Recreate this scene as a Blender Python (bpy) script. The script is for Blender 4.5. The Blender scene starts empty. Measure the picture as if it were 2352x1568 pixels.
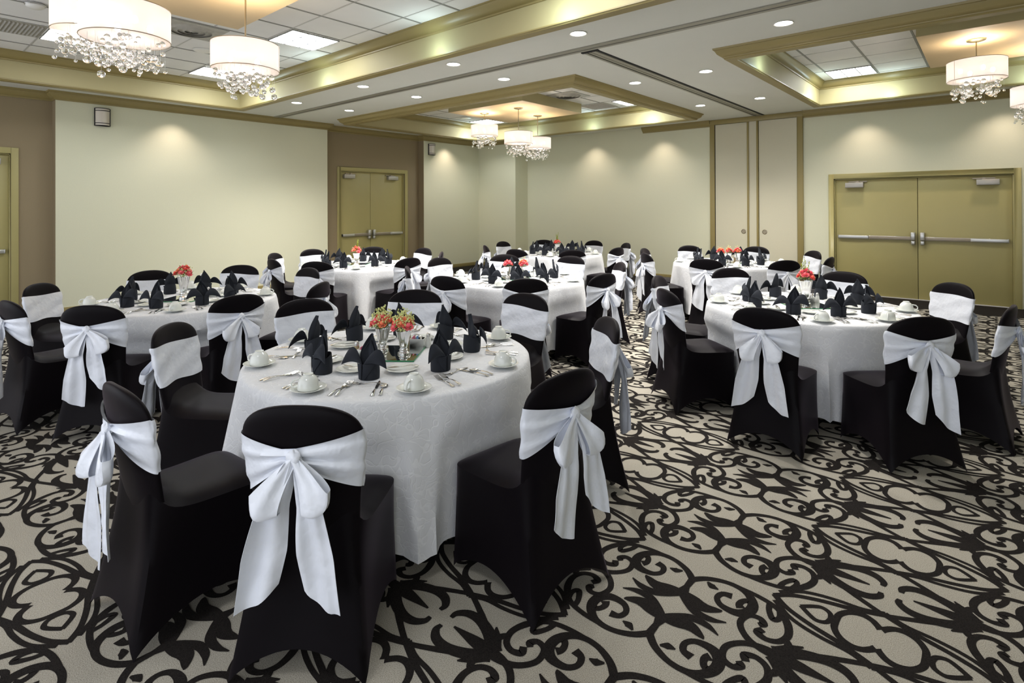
import bpy, bmesh, math, random
import numpy as np
from mathutils import Vector, Matrix, Euler
PI = math.pi
rnd = random.Random(11)
scn = bpy.context.scene
COL = scn.collection

# ------------------------------------------------------------------ camera
IMG_W, IMG_H = 2352, 1568
F_PX, CY = 1282.0, 468.2
yaw, pit, roll = math.radians(40.81), math.radians(-.23), math.radians(-.223)
fwd = Vector((-math.sin(yaw), math.cos(yaw), 0)); rgt = Vector((math.cos(yaw), math.sin(yaw), 0)); up = Vector((0, 0, 1))
f2 = fwd*math.cos(pit) - up*math.sin(pit); u2 = up*math.cos(pit) + fwd*math.sin(pit)
r3 = rgt*math.cos(roll) + u2*math.sin(roll); u3 = u2*math.cos(roll) - rgt*math.sin(roll)
cam = bpy.data.cameras.new('camera'); camo = bpy.data.objects.new('camera', cam); COL.objects.link(camo)
m = Matrix.Identity(4)
for i in range(3):
    m[i][0], m[i][1], m[i][2] = r3[i], u3[i], -f2[i]
m[2][3] = 1.6
camo.matrix_world = m
cam.sensor_width = 36; cam.lens = F_PX/IMG_W*36; cam.shift_y = (CY-IMG_H/2)/IMG_W
cam.clip_start = .05; cam.clip_end = 60
scn.camera = camo

# ------------------------------------------------------------------ materials
def new_mat(name):
    mt = bpy.data.materials.new(name); mt.use_nodes = True
    nt = mt.node_tree; b = nt.nodes['Principled BSDF']
    return mt, nt, b
def P(name, col, rough=.6, metal=0, sheen=0, spec=.5, noise=0, nscale=40, bump=0, bscale=200, coat=0, trans=0, tint=None):
    mt, nt, b = new_mat(name)
    b.inputs['Base Color'].default_value = (*col, 1); b.inputs['Roughness'].default_value = rough
    b.inputs['Metallic'].default_value = metal; b.inputs['Specular IOR Level'].default_value = spec
    b.inputs['Sheen Weight'].default_value = sheen; b.inputs['Coat Weight'].default_value = coat
    b.inputs['Transmission Weight'].default_value = trans
    if tint: b.inputs['Sheen Tint'].default_value = (*tint, 1)
    if noise or bump:
        tc = nt.nodes.new('ShaderNodeTexCoord')
    if noise:
        n = nt.nodes.new('ShaderNodeTexNoise'); n.inputs['Scale'].default_value = nscale; n.inputs['Detail'].default_value = 4
        mx = nt.nodes.new('ShaderNodeMix'); mx.data_type = 'RGBA'
        mx.inputs[6].default_value = (*[c*(1-noise) for c in col], 1); mx.inputs[7].default_value = (*[min(1, c*(1+noise)) for c in col], 1)
        nt.links.new(tc.outputs['Object'], n.inputs['Vector']); nt.links.new(n.outputs['Fac'], mx.inputs[0]); nt.links.new(mx.outputs[2], b.inputs['Base Color'])
    if bump:
        n2 = nt.nodes.new('ShaderNodeTexNoise'); n2.inputs['Scale'].default_value = bscale; n2.inputs['Detail'].default_value = 3
        bp = nt.nodes.new('ShaderNodeBump'); bp.inputs['Strength'].default_value = bump; bp.inputs['Distance'].default_value = .004
        nt.links.new(tc.outputs['Object'], n2.inputs['Vector']); nt.links.new(n2.outputs['Fac'], bp.inputs['Height']); nt.links.new(bp.outputs['Normal'], b.inputs['Normal'])
    return mt
def emis(name, col, s, base=(.8, .8, .8)):
    mt, nt, b = new_mat(name)
    b.inputs['Base Color'].default_value = (*base, 1)
    b.inputs['Emission Color'].default_value = (*col, 1); b.inputs['Emission Strength'].default_value = s
    return mt
M = {}
M['wall'] = P('cream_wall_vinyl', (.68, .675, .51), .7, noise=.03, nscale=60, bump=.15, bscale=350)
M['taupe'] = P('taupe_recess_wall', (.28, .22, .13), .75, noise=.04, nscale=60, bump=.15, bscale=350)
M['olive'] = P('olive_gold_paint', (.29, .23, .088), .42, noise=.03, nscale=8)
M['oliveDoor'] = P('olive_door_paint', (.42, .37, .155), .4, noise=.03, nscale=5)
M['fascia'] = P('fascia_paint', (.41, .355, .18), .6, noise=.03, nscale=6)
M['soffit'] = P('soffit_paint', (.70, .71, .655), .8, noise=.02, nscale=4)
M['tile'] = P('acoustic_tile', (.78, .77, .74), .95, noise=.07, nscale=3, bump=.3, bscale=260)
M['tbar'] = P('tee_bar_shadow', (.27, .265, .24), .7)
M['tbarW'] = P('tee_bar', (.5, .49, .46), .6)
M['boxunder'] = P('dropped_box_plaster', (.64, .49, .29), .55, noise=.03, nscale=6)
M['track'] = P('partition_track_metal', (.33, .32, .27), .45, metal=.4)
M['black'] = P('black_slot', (.01, .01, .01), .8)
M['steel'] = P('brushed_steel', (.62, .62, .6), .32, metal=.9)
M['steelD'] = P('worn_bronze_steel', (.36, .31, .24), .4, metal=.7)
M['closer'] = P('closer_grey_paint', (.44, .42, .38), .4, metal=.5)
M['nickel'] = P('warm_nickel', (.40, .34, .24), .3, metal=1)
M['panel'] = P('panel_fabric', (.60, .565, .43), .8, noise=.03, nscale=80, bump=.12, bscale=400)
M['spandex'] = P('black_spandex', (.0046, .0035, .0046), .46, sheen=.20, spec=.075, tint=(.47, .38, .48))
M['spandex'].node_tree.nodes['Principled BSDF'].inputs['Sheen Roughness'].default_value = .35
M['satin'] = P('white_satin', (.76, .79, .86), .30, sheen=.25, spec=.55, bump=.55, bscale=11)
M['satin'].node_tree.nodes['Principled BSDF'].inputs['Anisotropic'].default_value = .5
_b = [n for n in M['satin'].node_tree.nodes if n.type == 'BUMP'][0]; _b.inputs['Distance'].default_value = .022; _b.inputs['Strength'].default_value = .6
M['napkin'] = P('charcoal_napkin_linen', (.021, .0235, .030), .9, sheen=.12, spec=.2, bump=.5, bscale=900, tint=(.4, .45, .55))
M['china'] = P('white_glazed_china', (.74, .76, .72), .13, spec=.6)
M['silver'] = P('polished_flatware', (.72, .70, .66), .16, metal=1)
M['mercury'] = P('mercury_silver_glass', (.80, .80, .80), .12, metal=1)
M['mirror'] = P('mirror_face', (.75, .78, .76), .02, metal=1)
M['mirrorEdge'] = P('green_glass_edge', (.03, .22, .09), .15)
M['salt'] = P('salt_fill', (.75, .76, .72), .3)
M['pepper'] = P('pepper_fill', (.34, .27, .14), .4, noise=.3, nscale=300)
M['packPink'] = P('pink_packet', (.75, .16, .25), .6)
M['packBlue'] = P('blue_packet', (.13, .30, .62), .6)
M['packWhite'] = P('white_packet', (.75, .74, .70), .6)
M['roseA'] = P('coral_rose_petal', (.86, .09, .055), .55, noise=.25, nscale=50, sheen=.2)
M['roseB'] = P('pink_rose_petal', (.88, .12, .15), .55, noise=.25, nscale=50, sheen=.2)
M['roseC'] = P('peach_rose_petal', (.90, .21, .09), .55, noise=.25, nscale=50, sheen=.2)
M['leaf'] = P('rose_leaf', (.09, .20, .03), .55, noise=.3, nscale=60)
M['fern'] = P('fern_sprig', (.30, .36, .03), .6)
M['breath'] = P('babys_breath_blossom', (.62, .66, .27), .7)
M['darkmetal'] = P('dark_bronze', (.015, .012, .014), .4, metal=.5)
M['frost'] = P('frosted_lens', (.66, .60, .52), .25, spec=.6)
M['plastic'] = P('white_plastic', (.75, .74, .70), .4)
M['ventgrey'] = P('grey_vent', (.40, .385, .34), .6, noise=.25, nscale=14)
M['lens'] = emis('fluorescent_lens', (.95, .97, 1.0), 15.0)
M['lensgrid'] = P('lens_louver', (.30, .31, .33), .5)
M['down'] = emis('downlight_lamp', (1, .95, .90), 22)
M['bulb'] = emis('lamp_bulb', (1, .93, .84), 9)
# table linen: a pale damask weave, raised scroll figure in the weave
mt, nt, b = new_mat('white_damask_linen'); M['linen'] = mt
b.inputs['Base Color'].default_value = (.70, .71, .735, 1); b.inputs['Roughness'].default_value = .62; b.inputs['Sheen Weight'].default_value = .15
tc = nt.nodes.new('ShaderNodeTexCoord'); n1 = nt.nodes.new('ShaderNodeTexNoise'); n1.inputs['Scale'].default_value = 9; n1.inputs['Detail'].default_value = 1
vm = nt.nodes.new('ShaderNodeVectorMath'); vm.operation = 'MULTIPLY_ADD'; vm.inputs[1].default_value = (.35, .35, .35)
wv = nt.nodes.new('ShaderNodeTexVoronoi'); wv.feature = 'DISTANCE_TO_EDGE'; wv.inputs['Scale'].default_value = 14
rp = nt.nodes.new('ShaderNodeValToRGB'); rp.color_ramp.elements[0].position = .03; rp.color_ramp.elements[1].position = .07
bp = nt.nodes.new('ShaderNodeBump'); bp.inputs['Strength'].default_value = .35; bp.inputs['Distance'].default_value = .002
nt.links.new(tc.outputs['Object'], n1.inputs['Vector']); nt.links.new(n1.outputs['Color'], vm.inputs[0]); nt.links.new(tc.outputs['Object'], vm.inputs[2])
nt.links.new(vm.outputs[0], wv.inputs['Vector']); nt.links.new(wv.outputs['Distance'], rp.inputs['Fac']); nt.links.new(rp.outputs['Color'], bp.inputs['Height']); nt.links.new(bp.outputs['Normal'], b.inputs['Normal'])
mx = nt.nodes.new('ShaderNodeMix'); mx.data_type = 'RGBA'; mx.inputs[6].default_value = (.75, .76, .78, 1); mx.inputs[7].default_value = (.69, .70, .725, 1)
nt.links.new(rp.outputs['Color'], mx.inputs[0]); nt.links.new(mx.outputs[2], b.inputs['Base Color'])
# carpet
def carpet(name, c0, c1, sc):
    mt, nt, b = new_mat(name); b.inputs['Roughness'].default_value = .95; b.inputs['Specular IOR Level'].default_value = .1
    tc = nt.nodes.new('ShaderNodeTexCoord'); n = nt.nodes.new('ShaderNodeTexNoise'); n.inputs['Scale'].default_value = sc; n.inputs['Detail'].default_value = 3; n.inputs['Roughness'].default_value = .8
    n2 = nt.nodes.new('ShaderNodeTexNoise'); n2.inputs['Scale'].default_value = 2.2
    r = nt.nodes.new('ShaderNodeValToRGB'); r.color_ramp.elements[0].position = .36; r.color_ramp.elements[1].position = .58
    r.color_ramp.elements[0].color = (*c0, 1); r.color_ramp.elements[1].color = (*c1, 1)
    mx = nt.nodes.new('ShaderNodeMix'); mx.data_type = 'RGBA'; mx.blend_type = 'MULTIPLY'; mx.inputs[0].default_value = .35
    mr = nt.nodes.new('ShaderNodeMapRange'); mr.inputs[3].default_value = .75; mr.inputs[4].default_value = 1.2
    bp = nt.nodes.new('ShaderNodeBump'); bp.inputs['Strength'].default_value = .5; bp.inputs['Distance'].default_value = .004
    nt.links.new(tc.outputs['Object'], n.inputs['Vector']); nt.links.new(tc.outputs['Object'], n2.inputs['Vector'])
    nt.links.new(n.outputs['Fac'], r.inputs['Fac']); nt.links.new(n2.outputs['Fac'], mr.inputs[0])
    nt.links.new(r.outputs['Color'], mx.inputs[6]); nt.links.new(mr.outputs[0], mx.inputs[7]); nt.links.new(mx.outputs[2], b.inputs['Base Color'])
    nt.links.new(n.outputs['Fac'], bp.inputs['Height']); nt.links.new(bp.outputs['Normal'], b.inputs['Normal'])
    return mt
M['carpet'] = carpet('greige_carpet_pile', (.24, .218, .175), (.53, .495, .42), 300)
M['carpetB'] = carpet('black_carpet_pile', (.007, .006, .0055), (.026, .022, .020), 300)
# lampshade: thin fabric that lets light through
mt = bpy.data.materials.new('organza_shade'); mt.use_nodes = True; nt = mt.node_tree; nt.nodes.clear(); M['shade'] = mt
o = nt.nodes.new('ShaderNodeOutputMaterial'); tl = nt.nodes.new('ShaderNodeBsdfTranslucent'); df = nt.nodes.new('ShaderNodeBsdfDiffuse'); tp = nt.nodes.new('ShaderNodeBsdfTransparent')
tl.inputs['Color'].default_value = (.80, .765, .77, 1); df.inputs['Color'].default_value = (.72, .69, .69, 1)
m1 = nt.nodes.new('ShaderNodeMixShader'); m1.inputs[0].default_value = .35; m2 = nt.nodes.new('ShaderNodeMixShader'); m2.inputs[0].default_value = .22
nt.links.new(tl.outputs[0], m1.inputs[1]); nt.links.new(df.outputs[0], m1.inputs[2]); nt.links.new(m1.outputs[0], m2.inputs[1]); nt.links.new(tp.outputs[0], m2.inputs[2]); nt.links.new(m2.outputs[0], o.inputs['Surface'])
# crystal: clear glass that passes lamplight
mt = bpy.data.materials.new('clear_crystal'); mt.use_nodes = True; nt = mt.node_tree; nt.nodes.clear(); M['crystal'] = mt
o = nt.nodes.new('ShaderNodeOutputMaterial'); gl = nt.nodes.new('ShaderNodeBsdfGlass'); gl.inputs['IOR'].default_value = 1.5; gl.inputs['Roughness'].default_value = .02
nt.links.new(gl.outputs[0], o.inputs['Surface'])
mt = bpy.data.materials.new('shaker_glass'); mt.use_nodes = True; mt.node_tree.nodes['Principled BSDF'].inputs['Transmission Weight'].default_value = 1; mt.node_tree.nodes['Principled BSDF'].inputs['Roughness'].default_value = .05; M['glass'] = mt

# ------------------------------------------------------------------ mesh helpers
class MB:
    def __init__(s): s.v = []; s.f = []; s.mi = []
    def add(s, vs, fs, mi=0):
        b = len(s.v); s.v.extend([tuple(map(float, p)) for p in vs]); s.f.extend([tuple(b+i for i in f) for f in fs]); s.mi.extend([mi]*len(fs)); return s
    def box(s, x0, x1, y0, y1, z0, z1, mi=0):
        x0, x1 = sorted((x0, x1)); y0, y1 = sorted((y0, y1)); z0, z1 = sorted((z0, z1))
        v = [(x0,y0,z0),(x1,y0,z0),(x1,y1,z0),(x0,y1,z0),(x0,y0,z1),(x1,y0,z1),(x1,y1,z1),(x0,y1,z1)]
        return s.add(v, [(0,3,2,1),(4,5,6,7),(0,1,5,4),(1,2,6,5),(2,3,7,6),(3,0,4,7)], mi)
    def grid(s, P_, closed_u=False, closed_v=False, mi=0):
        nu, nv = len(P_), len(P_[0]); vs = [p for r in P_ for p in r]; fs = []
        for i in range(nu if closed_u else nu-1):
            for j in range(nv if closed_v else nv-1):
                i2, j2 = (i+1) % nu, (j+1) % nv
                fs.append((i*nv+j, i*nv+j2, i2*nv+j2, i2*nv+j))
        return s.add(vs, fs, mi)
    def lathe(s, prof, n=24, c=(0,0,0), flute=None, mi=0, caps=True):
        rows = []
        for k, (r, z) in enumerate(prof):
            row = []
            for i in range(n):
                a = 2*PI*i/n; rr = r*(1+(flute(a, k) if flute else 0))
                row.append((c[0]+rr*math.cos(a), c[1]+rr*math.sin(a), c[2]+z))
            rows.append(row)
        s.grid(rows, closed_v=True, mi=mi)
        if caps:
            b = len(s.v)-len(prof)*n
            if prof[0][0] > 1e-6: s.f.append(tuple(b+i for i in reversed(range(n)))); s.mi.append(mi)
            if prof[-1][0] > 1e-6: s.f.append(tuple(b+(len(prof)-1)*n+i for i in range(n))); s.mi.append(mi)
        return s
    def tube(s, pts, r, n=8, mi=0, rs=None):
        rows = []; pts = [Vector(p) for p in pts]
        for k, p in enumerate(pts):
            d = (pts[min(k+1, len(pts)-1)]-pts[max(k-1, 0)]).normalized()
            a = d.orthogonal().normalized() if k == 0 else (a - d*a.dot(d)).normalized()
            bb = d.cross(a); q = rs[k] if rs else r
            rows.append([tuple(p+a*q*math.cos(2*PI*i/n)+bb*q*math.sin(2*PI*i/n)) for i in range(n)])
        s.grid(rows, closed_v=True, mi=mi); b = len(s.v)-len(pts)*n
        s.f.append(tuple(b+i for i in reversed(range(n)))); s.f.append(tuple(b+(len(pts)-1)*n+i for i in range(n))); s.mi += [mi, mi]
        return s
    def sphere(s, c, r, n=8, mi=0, sq=(1,1,1)):
        prof = []; m_ = max(4, n//2)
        rows = [[(c[0]+r*sq[0]*math.sin(PI*k/m_)*math.cos(2*PI*i/n), c[1]+r*sq[1]*math.sin(PI*k/m_)*math.sin(2*PI*i/n), c[2]+r*sq[2]*math.cos(PI*k/m_)) for i in range(n)] for k in range(m_+1)]
        return s.grid(rows[::-1], closed_v=True, mi=mi)
    def mesh(s, name, mats, smooth=True, solid=0, weld=True, bevel=0):
        me = bpy.data.meshes.new(name); me.from_pydata(s.v, [], s.f)
        for mm in (mats if isinstance(mats, (list, tuple)) else [mats]): me.materials.append(mm)
        me.polygons.foreach_set('material_index', s.mi)
        if weld or solid or bevel:
            bm = bmesh.new(); bm.from_mesh(me)
            if weld: bmesh.ops.remove_doubles(bm, verts=bm.verts, dist=1e-5)
            if weld: bmesh.ops.dissolve_degenerate(bm, edges=bm.edges, dist=1e-6)
            bmesh.ops.recalc_face_normals(bm, faces=bm.faces)
            if solid: bmesh.ops.solidify(bm, geom=list(bm.faces), thickness=solid)
            if bevel: bmesh.ops.bevel(bm, geom=list(bm.edges), offset=bevel, segments=2, affect='EDGES', profile=.5, clamp_overlap=True)
            bm.to_mesh(me); bm.free()
        if smooth:
            me.polygons.foreach_set('use_smooth', [True]*len(me.polygons))
            if hasattr(me, 'set_sharp_from_angle'): me.set_sharp_from_angle(angle=math.radians(48))
        me.update(); return me
def link(name, me, parent=None, loc=None, rz=None):
    o = bpy.data.objects.new(name, me); COL.objects.link(o)
    if parent: o.parent = parent
    if loc is not None: o.location = loc
    if rz is not None: o.rotation_euler = (0, 0, rz)
    return o
def thing(name, label, cat, loc=(0,0,0), rz=0, group=None, me=None):
    o = link(name, me, None, loc, rz); o['label'] = label; o['category'] = cat
    if group: o['group'] = group
    return o
def struct(name, me, parent=None):
    o = link(name, me, parent)
    if not parent: o['kind'] = 'structure'
    return o
def dup(root, loc, rz, label, group=None):
    r = root.copy(); COL.objects.link(r); r.location = loc; r.rotation_euler = (0, 0, rz); r['label'] = label
    if group: r['group'] = group
    for ch in list(root.children):
        c = ch.copy(); COL.objects.link(c); c.parent = r
        for g in ch.children:
            d = g.copy(); COL.objects.link(d); d.parent = c
    return r
def box_me(name, x0, x1, y0, y1, z0, z1, mat, bevel=0):
    return MB().box(x0, x1, y0, y1, z0, z1).mesh(name, mat, smooth=bool(bevel), bevel=bevel)

# ------------------------------------------------------------------ room shell
XM, XA, YB = -10.7, -10.9, 11.5          # side wall, its door recesses, back wall
XR, YF = 4.6, -2.4                       # walls behind and beside the photographer
S, LIP, T, BX, C = 3.36, 3.24, 3.63, 3.44, 3.23
YBMP, XBMP = 11.0, -9.38                 # shallow pier in the far corner
# --- floor with its woven scroll pattern
def catmull(pts, n=6):
    p = [np.array(q, float) for q in pts]; p = [2*p[0]-p[1]] + p + [2*p[-1]-p[-2]]; out = []
    for i in range(1, len(p)-2):
        for k in range(n):
            t = k/n
            out.append(.5*((2*p[i])+(-p[i-1]+p[i+1])*t+(2*p[i-1]-5*p[i]+4*p[i+1]-p[i+2])*t*t+(-p[i-1]+3*p[i]-3*p[i+1]+p[i+2])*t**3))
    out.append(p[-2]); return np.array(out)
strokes = []
def st(pts, w, n=5): strokes.append((catmull(pts, n), w))
def wl(*k):                                   # width as a list over the stroke
    return lambda t: float(np.interp(t, np.linspace(0, 1, len(k)), k))
c_ = lambda w: (lambda t: w)
st([(.14,0),(.136,.045),(.11,.085),(.07,.103),(.035,.094),(.012,.072),(0,.060)], wl(.020,.020,.022,.024,.022,.022,.030))
st([(.155,-.006),(.165,.03),(.195,.045),(.225,.03),(.262,-.002)], c_(.016))
st([(.139,0),(.16,0)], c_(.04), 2)
st([(.362,-.004),(.33,.026),(.285,.055),(.2,.088),(.1,.116),(0,.155),(-.09,.2),(-.145,.235)], wl(.022,.02,.018,.018,.02,.018,.020,.028))
st([(.35,.03),(.292,.085),(.234,.113),(.155,.131),(.07,.140),(0,.172)], wl(.02,.016,.015,.015,.016,.012))
st([(.655,.127),(.62,.09),(.585,.068),(.545,.053),(.503,.049),(.462,.058),(.429,.082),(.408,.12),(.407,.16),(.425,.193),(.463,.208),(.510,.200),(.534,.168),(.524,.132),(.49,.122)], wl(.026,.024,.022,.020,.021,.024,.030,.034,.036,.038,.030,.022,.019,.022,.030), 4)
st([(.412,.12),(.432,.108),(.448,.125),(.452,.15),(.440,.168)], wl(.022,.022,.02,.022,.03))
st([(.60,.10),(.575,.115),(.548,.118)], wl(.006,.028,.004))
st([(.503,.049),(.425,.051),(.361,.063),(.315,.087),(.275,.140),(.258,.2),(.275,.25),(.315,.270),(.350,.255),(.338,.228)], wl(.018,.018,.019,.022,.026,.022,.020,.020,.026,.022))
st([(.36,.063),(.352,.105),(.325,.148),(.308,.125),(.325,.07)], wl(.02,.018,.022,.018,.014))
st([(.24,.322),(.33,.326),(.385,.296),(.416,.245),(.404,.190),(.365,.176),(.345,.198),(.358,.214)], wl(.05,.024,.021,.02,.02,.02,.026,.018))
st([(.275,.316),(.205,.266),(.131,.238),(.07,.241),(.034,.27),(.032,.30)], wl(.05,.042,.036,.032,.024,.014))
st([(.28,.325),(.18,.325),(.075,.325)], wl(.06,.040,.006))
st([(.27,.30),(.235,.26),(.20,.222)], wl(.03,.030,.004))
st([(.235,.27),(.25,.235),(.262,.215)], wl(.03,.02,.004))
for dx, dy in ((0, 0),):
    X0, Y0 = .655, .325
    q = lambda L_: [(X0+a, Y0+b2) for a, b2 in L_]
    st(q([(.015,-.092),(-.05,-.086),(-.10,-.066),(-.15,-.085),(-.165,-.095)]), wl(.030,.034,.046,.020,.003))
    st(q([(0,-.092),(-.04,-.052),(-.09,-.020),(-.15,-.020),(-.20,-.042)]), wl(.030,.030,.032,.024,.003))
    st(q([(-.075,-.075),(-.085,-.035)]), c_(.016), 2)
    st(q([(0,-.08),(0,-.14),(0,-.205)]), wl(.05,.02,.026))
qv = []; 
def ribbon(pl, w):
    n = len(pl); d = np.gradient(pl, axis=0); d /= np.maximum(np.linalg.norm(d, axis=1, keepdims=True), 1e-9)
    nn = np.stack([-d[:, 1], d[:, 0]], 1); ws = np.array([w(i/(n-1))*1.15+.002 for i in range(n)])[:, None]*.5
    return pl+nn*ws, pl-nn*ws
cell_v, cell_f, cell_z = [], [], []
for si, (pl, w) in enumerate(strokes):
    a, b2 = ribbon(pl, w); n = len(pl)
    for sx in (1, -1):
        for sy in (1, -1):
            base = len(cell_v)
            A = a*(sx, sy); B = b2*(sx, sy)
            for i in range(n): cell_v.append(A[i]); cell_v.append(B[i])
            cell_z += [.0008+.00006*si+.000015*((sx < 0)*2+(sy < 0))]*(2*n)
            for i in range(n-1):
                q4 = (base+2*i, base+2*i+1, base+2*i+3, base+2*i+2)
                cell_f.append(q4 if sx*sy > 0 else q4[::-1])
cell_z = np.array(cell_z); cell_v = np.array(cell_v); cell_f = np.array(cell_f)
PXC, PYC, X00, Y00 = 1.31, .65, -.33, 2.44
BAND = .92
xs = [X00+PXC*i for i in range(-8, 5)]; ys = [Y00+PYC*j for j in range(-8, 15)]
AV, AF, AM = [], [], []
def quad(x0, x1, y0, y1, z, mi):
    b0 = sum(len(v_) for v_ in AV); AV.append(np.array([(x0,y0,z),(x1,y0,z),(x1,y1,z),(x0,y1,z)])); AF.append(np.array([[0,1,2,3]])+b0); AM.append(np.array([mi]))
quad(XA-.1, XR+.1, YF-.1, YB+.1, 0, 0)
nb = 4
xlo, xhi, ylo, yhi = XM+.12, XR-.1, YF+.1, YB-.1
for x in xs:
    for y in ys:
        if x+PXC*.5 < XM+BAND-.1 or x-PXC*.5 > XR or y+PYC*.5 < YF or y-PYC*.5 > YB-BAND+.1: continue
        v = np.zeros((len(cell_v), 3)); v[:, :2] = cell_v+(x, y); v[:, 2] = cell_z
        v[:, 0] = np.clip(v[:, 0], XM+.05, XR); v[:, 1] = np.clip(v[:, 1], YF, YB-.05)
        AV.append(v); AF.append(cell_f+nb); AM.append(np.ones(len(cell_f), int)); nb += len(v)
for (x0, x1, y0, y1) in ((XA, XM+BAND, YF, YB), (XM+BAND, XR, YB-BAND, YB)):
    AV.append(np.array([(x0,y0,.0025),(x1,y0,.0025),(x1,y1,.0025),(x0,y1,.0025)])); AF.append(np.array([[0,1,2,3]])+nb); AM.append(np.array([1])); nb += 4
V_ = np.concatenate(AV); F_ = np.concatenate(AF); Mi = np.concatenate(AM)
fl = bpy.data.meshes.new('floor'); fl.vertices.add(len(V_)); fl.vertices.foreach_set('co', V_.ravel())
fl.loops.add(len(F_)*4); fl.loops.foreach_set('vertex_index', F_.ravel().astype(np.int32)); fl.polygons.add(len(F_)); fl.polygons.foreach_set('loop_start', np.arange(0, len(F_)*4, 4, dtype=np.int32))
fl.polygons.foreach_set('material_index', Mi.astype(np.int32)); fl.materials.append(M['carpet']); fl.materials.append(M['carpetB']); fl.update(calc_edges=True); fl.validate()
struct('floor', fl)

# --- walls
def wall(name, boxes, mats):
    mb = MB()
    for bx in boxes: mb.box(*bx[:6], mi=bx[6] if len(bx) > 6 else 0)
    return struct(name, mb.mesh(name, mats, smooth=False))
WM = [M['wall'], M['taupe'], M['olive'], M['black']]
TH = 3.75
# side wall with two door recesses (1.87 | 6.4 .. 9.05)
d1y = (-.05, 1.39); d2y = (6.84, 8.61)
wall('wall_left', [
    (XM-.3, XM, 1.87, 6.40, 0, TH), (XM-.3, XM, 9.05, YB+.3, 0, TH),
    (XM-.0005, XM+.004, 6.395, 6.402, 0, C, 0),
    (XA-.3, XA, d1y[1], 1.87, 0, TH, 1), (XA-.3, XA, YF, d1y[0], 0, TH, 1), (XA-.3, XA, d1y[0], d1y[1], 2.40, TH, 1),
    (XA-.3, XA, 6.40, d2y[0], 0, TH, 1), (XA-.3, XA, d2y[1], 9.05, 0, TH, 1), (XA-.3, XA, d2y[0], d2y[1], 2.40, TH, 1),
    (XA, XM-.002, 1.868, 1.876, 0, TH, 1), (XA, XM-.002, 9.044, 9.052, 0, TH, 1), (XA, XM-.002, 6.398, 6.404, 0, TH, 1),
    (XA-.3, XA-.11, d1y[0]-.1, d1y[1]+.1, 0, 2.45, 3), (XA-.3, XA-.11, d2y[0]-.1, d2y[1]+.1, 0, 2.45, 3)], WM)  # black backings added out of sight behind both doors to block outside light
dBx = (-2.20, .235)
wall('wall_back', [(XA-.3, dBx[0], YB, YB+.3, 0, TH), (dBx[1], XR+.3, YB, YB+.3, 0, TH), (dBx[0], dBx[1], YB, YB+.3, 2.07, TH),
                   (XM, XBMP, YBMP, YB, 0, TH), (dBx[0]-.1, dBx[1]+.1, YB+.11, YB+.3, 0, 2.1, 3)], WM)  # last box: unseen black backing, added so no light leaks past the doors
wall('wall_right', [(XR, XR+.3, YF, YB, 0, TH)], WM)
# --- baseboards
def base_b(name, segs):
    mb = MB()
    for (x0, x1, y0, y1) in segs: mb.box(x0, x1, y0, y1, 0, .09)
    struct(name, mb.mesh(name, M['olive'], smooth=True, bevel=.003))
base_b('baseboard_left', [(XM-.01, XM+.014, 1.86, 6.41), (XM-.01, XM+.014, 9.04, YBMP), (XA-.01, XA+.014, 1.50, 1.87), (XA-.01, XA+.014, YF, -.16), (XA-.01, XA+.014, 6.40, 6.77), (XA-.01, XA+.014, 8.68, 9.05)])
base_b('baseboard_back', [(XM, XBMP+.014, YBMP-.014, YBMP+.01), (XBMP, XBMP+.014, YBMP, YB), (XBMP, -4.46, YB-.014, YB+.01), (-2.72, -2.30, YB-.014, YB+.01), (.34, XR, YB-.014, YB+.01)])

# --- ceiling: soffit with three coffers
COF = [(-9.60, .10, -1.4, 4.12), (-9.77, -4.43, 6.40, 10.34), (-2.18, 3.3, 6.43, 10.34)]     # fascia rectangles
BOXES = [(-5.92, -4.03, .68, 2.52), (-8.10, -6.21, 7.48, 9.32), (-.64, 1.25, 7.55, 9.40)]
mb = MB()
xb = sorted({XA-.3, XR+.3, *[c[0] for c in COF], *[c[1] for c in COF]}); yb = sorted({YF-.3, YB+.3, *[c[2] for c in COF], *[c[3] for c in COF]})
for i in range(len(xb)-1):
    for j in range(len(yb)-1):
        cx, cy = (xb[i]+xb[i+1])/2, (yb[j]+yb[j+1])/2
        if any(c[0] < cx < c[1] and c[2] < cy < c[3] for c in COF): continue
        mb.add([(xb[i],yb[j],S),(xb[i+1],yb[j],S),(xb[i+1],yb[j+1],S),(xb[i],yb[j+1],S)], [(0,3,2,1)])
ceil = struct('ceiling', mb.mesh('ceiling', M['soffit'], smooth=False))
ceil.data.update()
def rect_rings(rect, prof, mb=None, mi=0):
    mb = mb or MB(); x0, x1, y0, y1 = rect
    rings = [[(x0-o_, y0-o_, z), (x1+o_, y0-o_, z), (x1+o_, y1+o_, z), (x0-o_, y1+o_, z)] for o_, z in prof]
    return mb.grid(rings, closed_v=True, mi=mi)
GX = [(-5.40, 3.165), (-8.90, 9.425), (-1.33, 9.53)]       # a tile-grid crossing in each coffer
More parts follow.
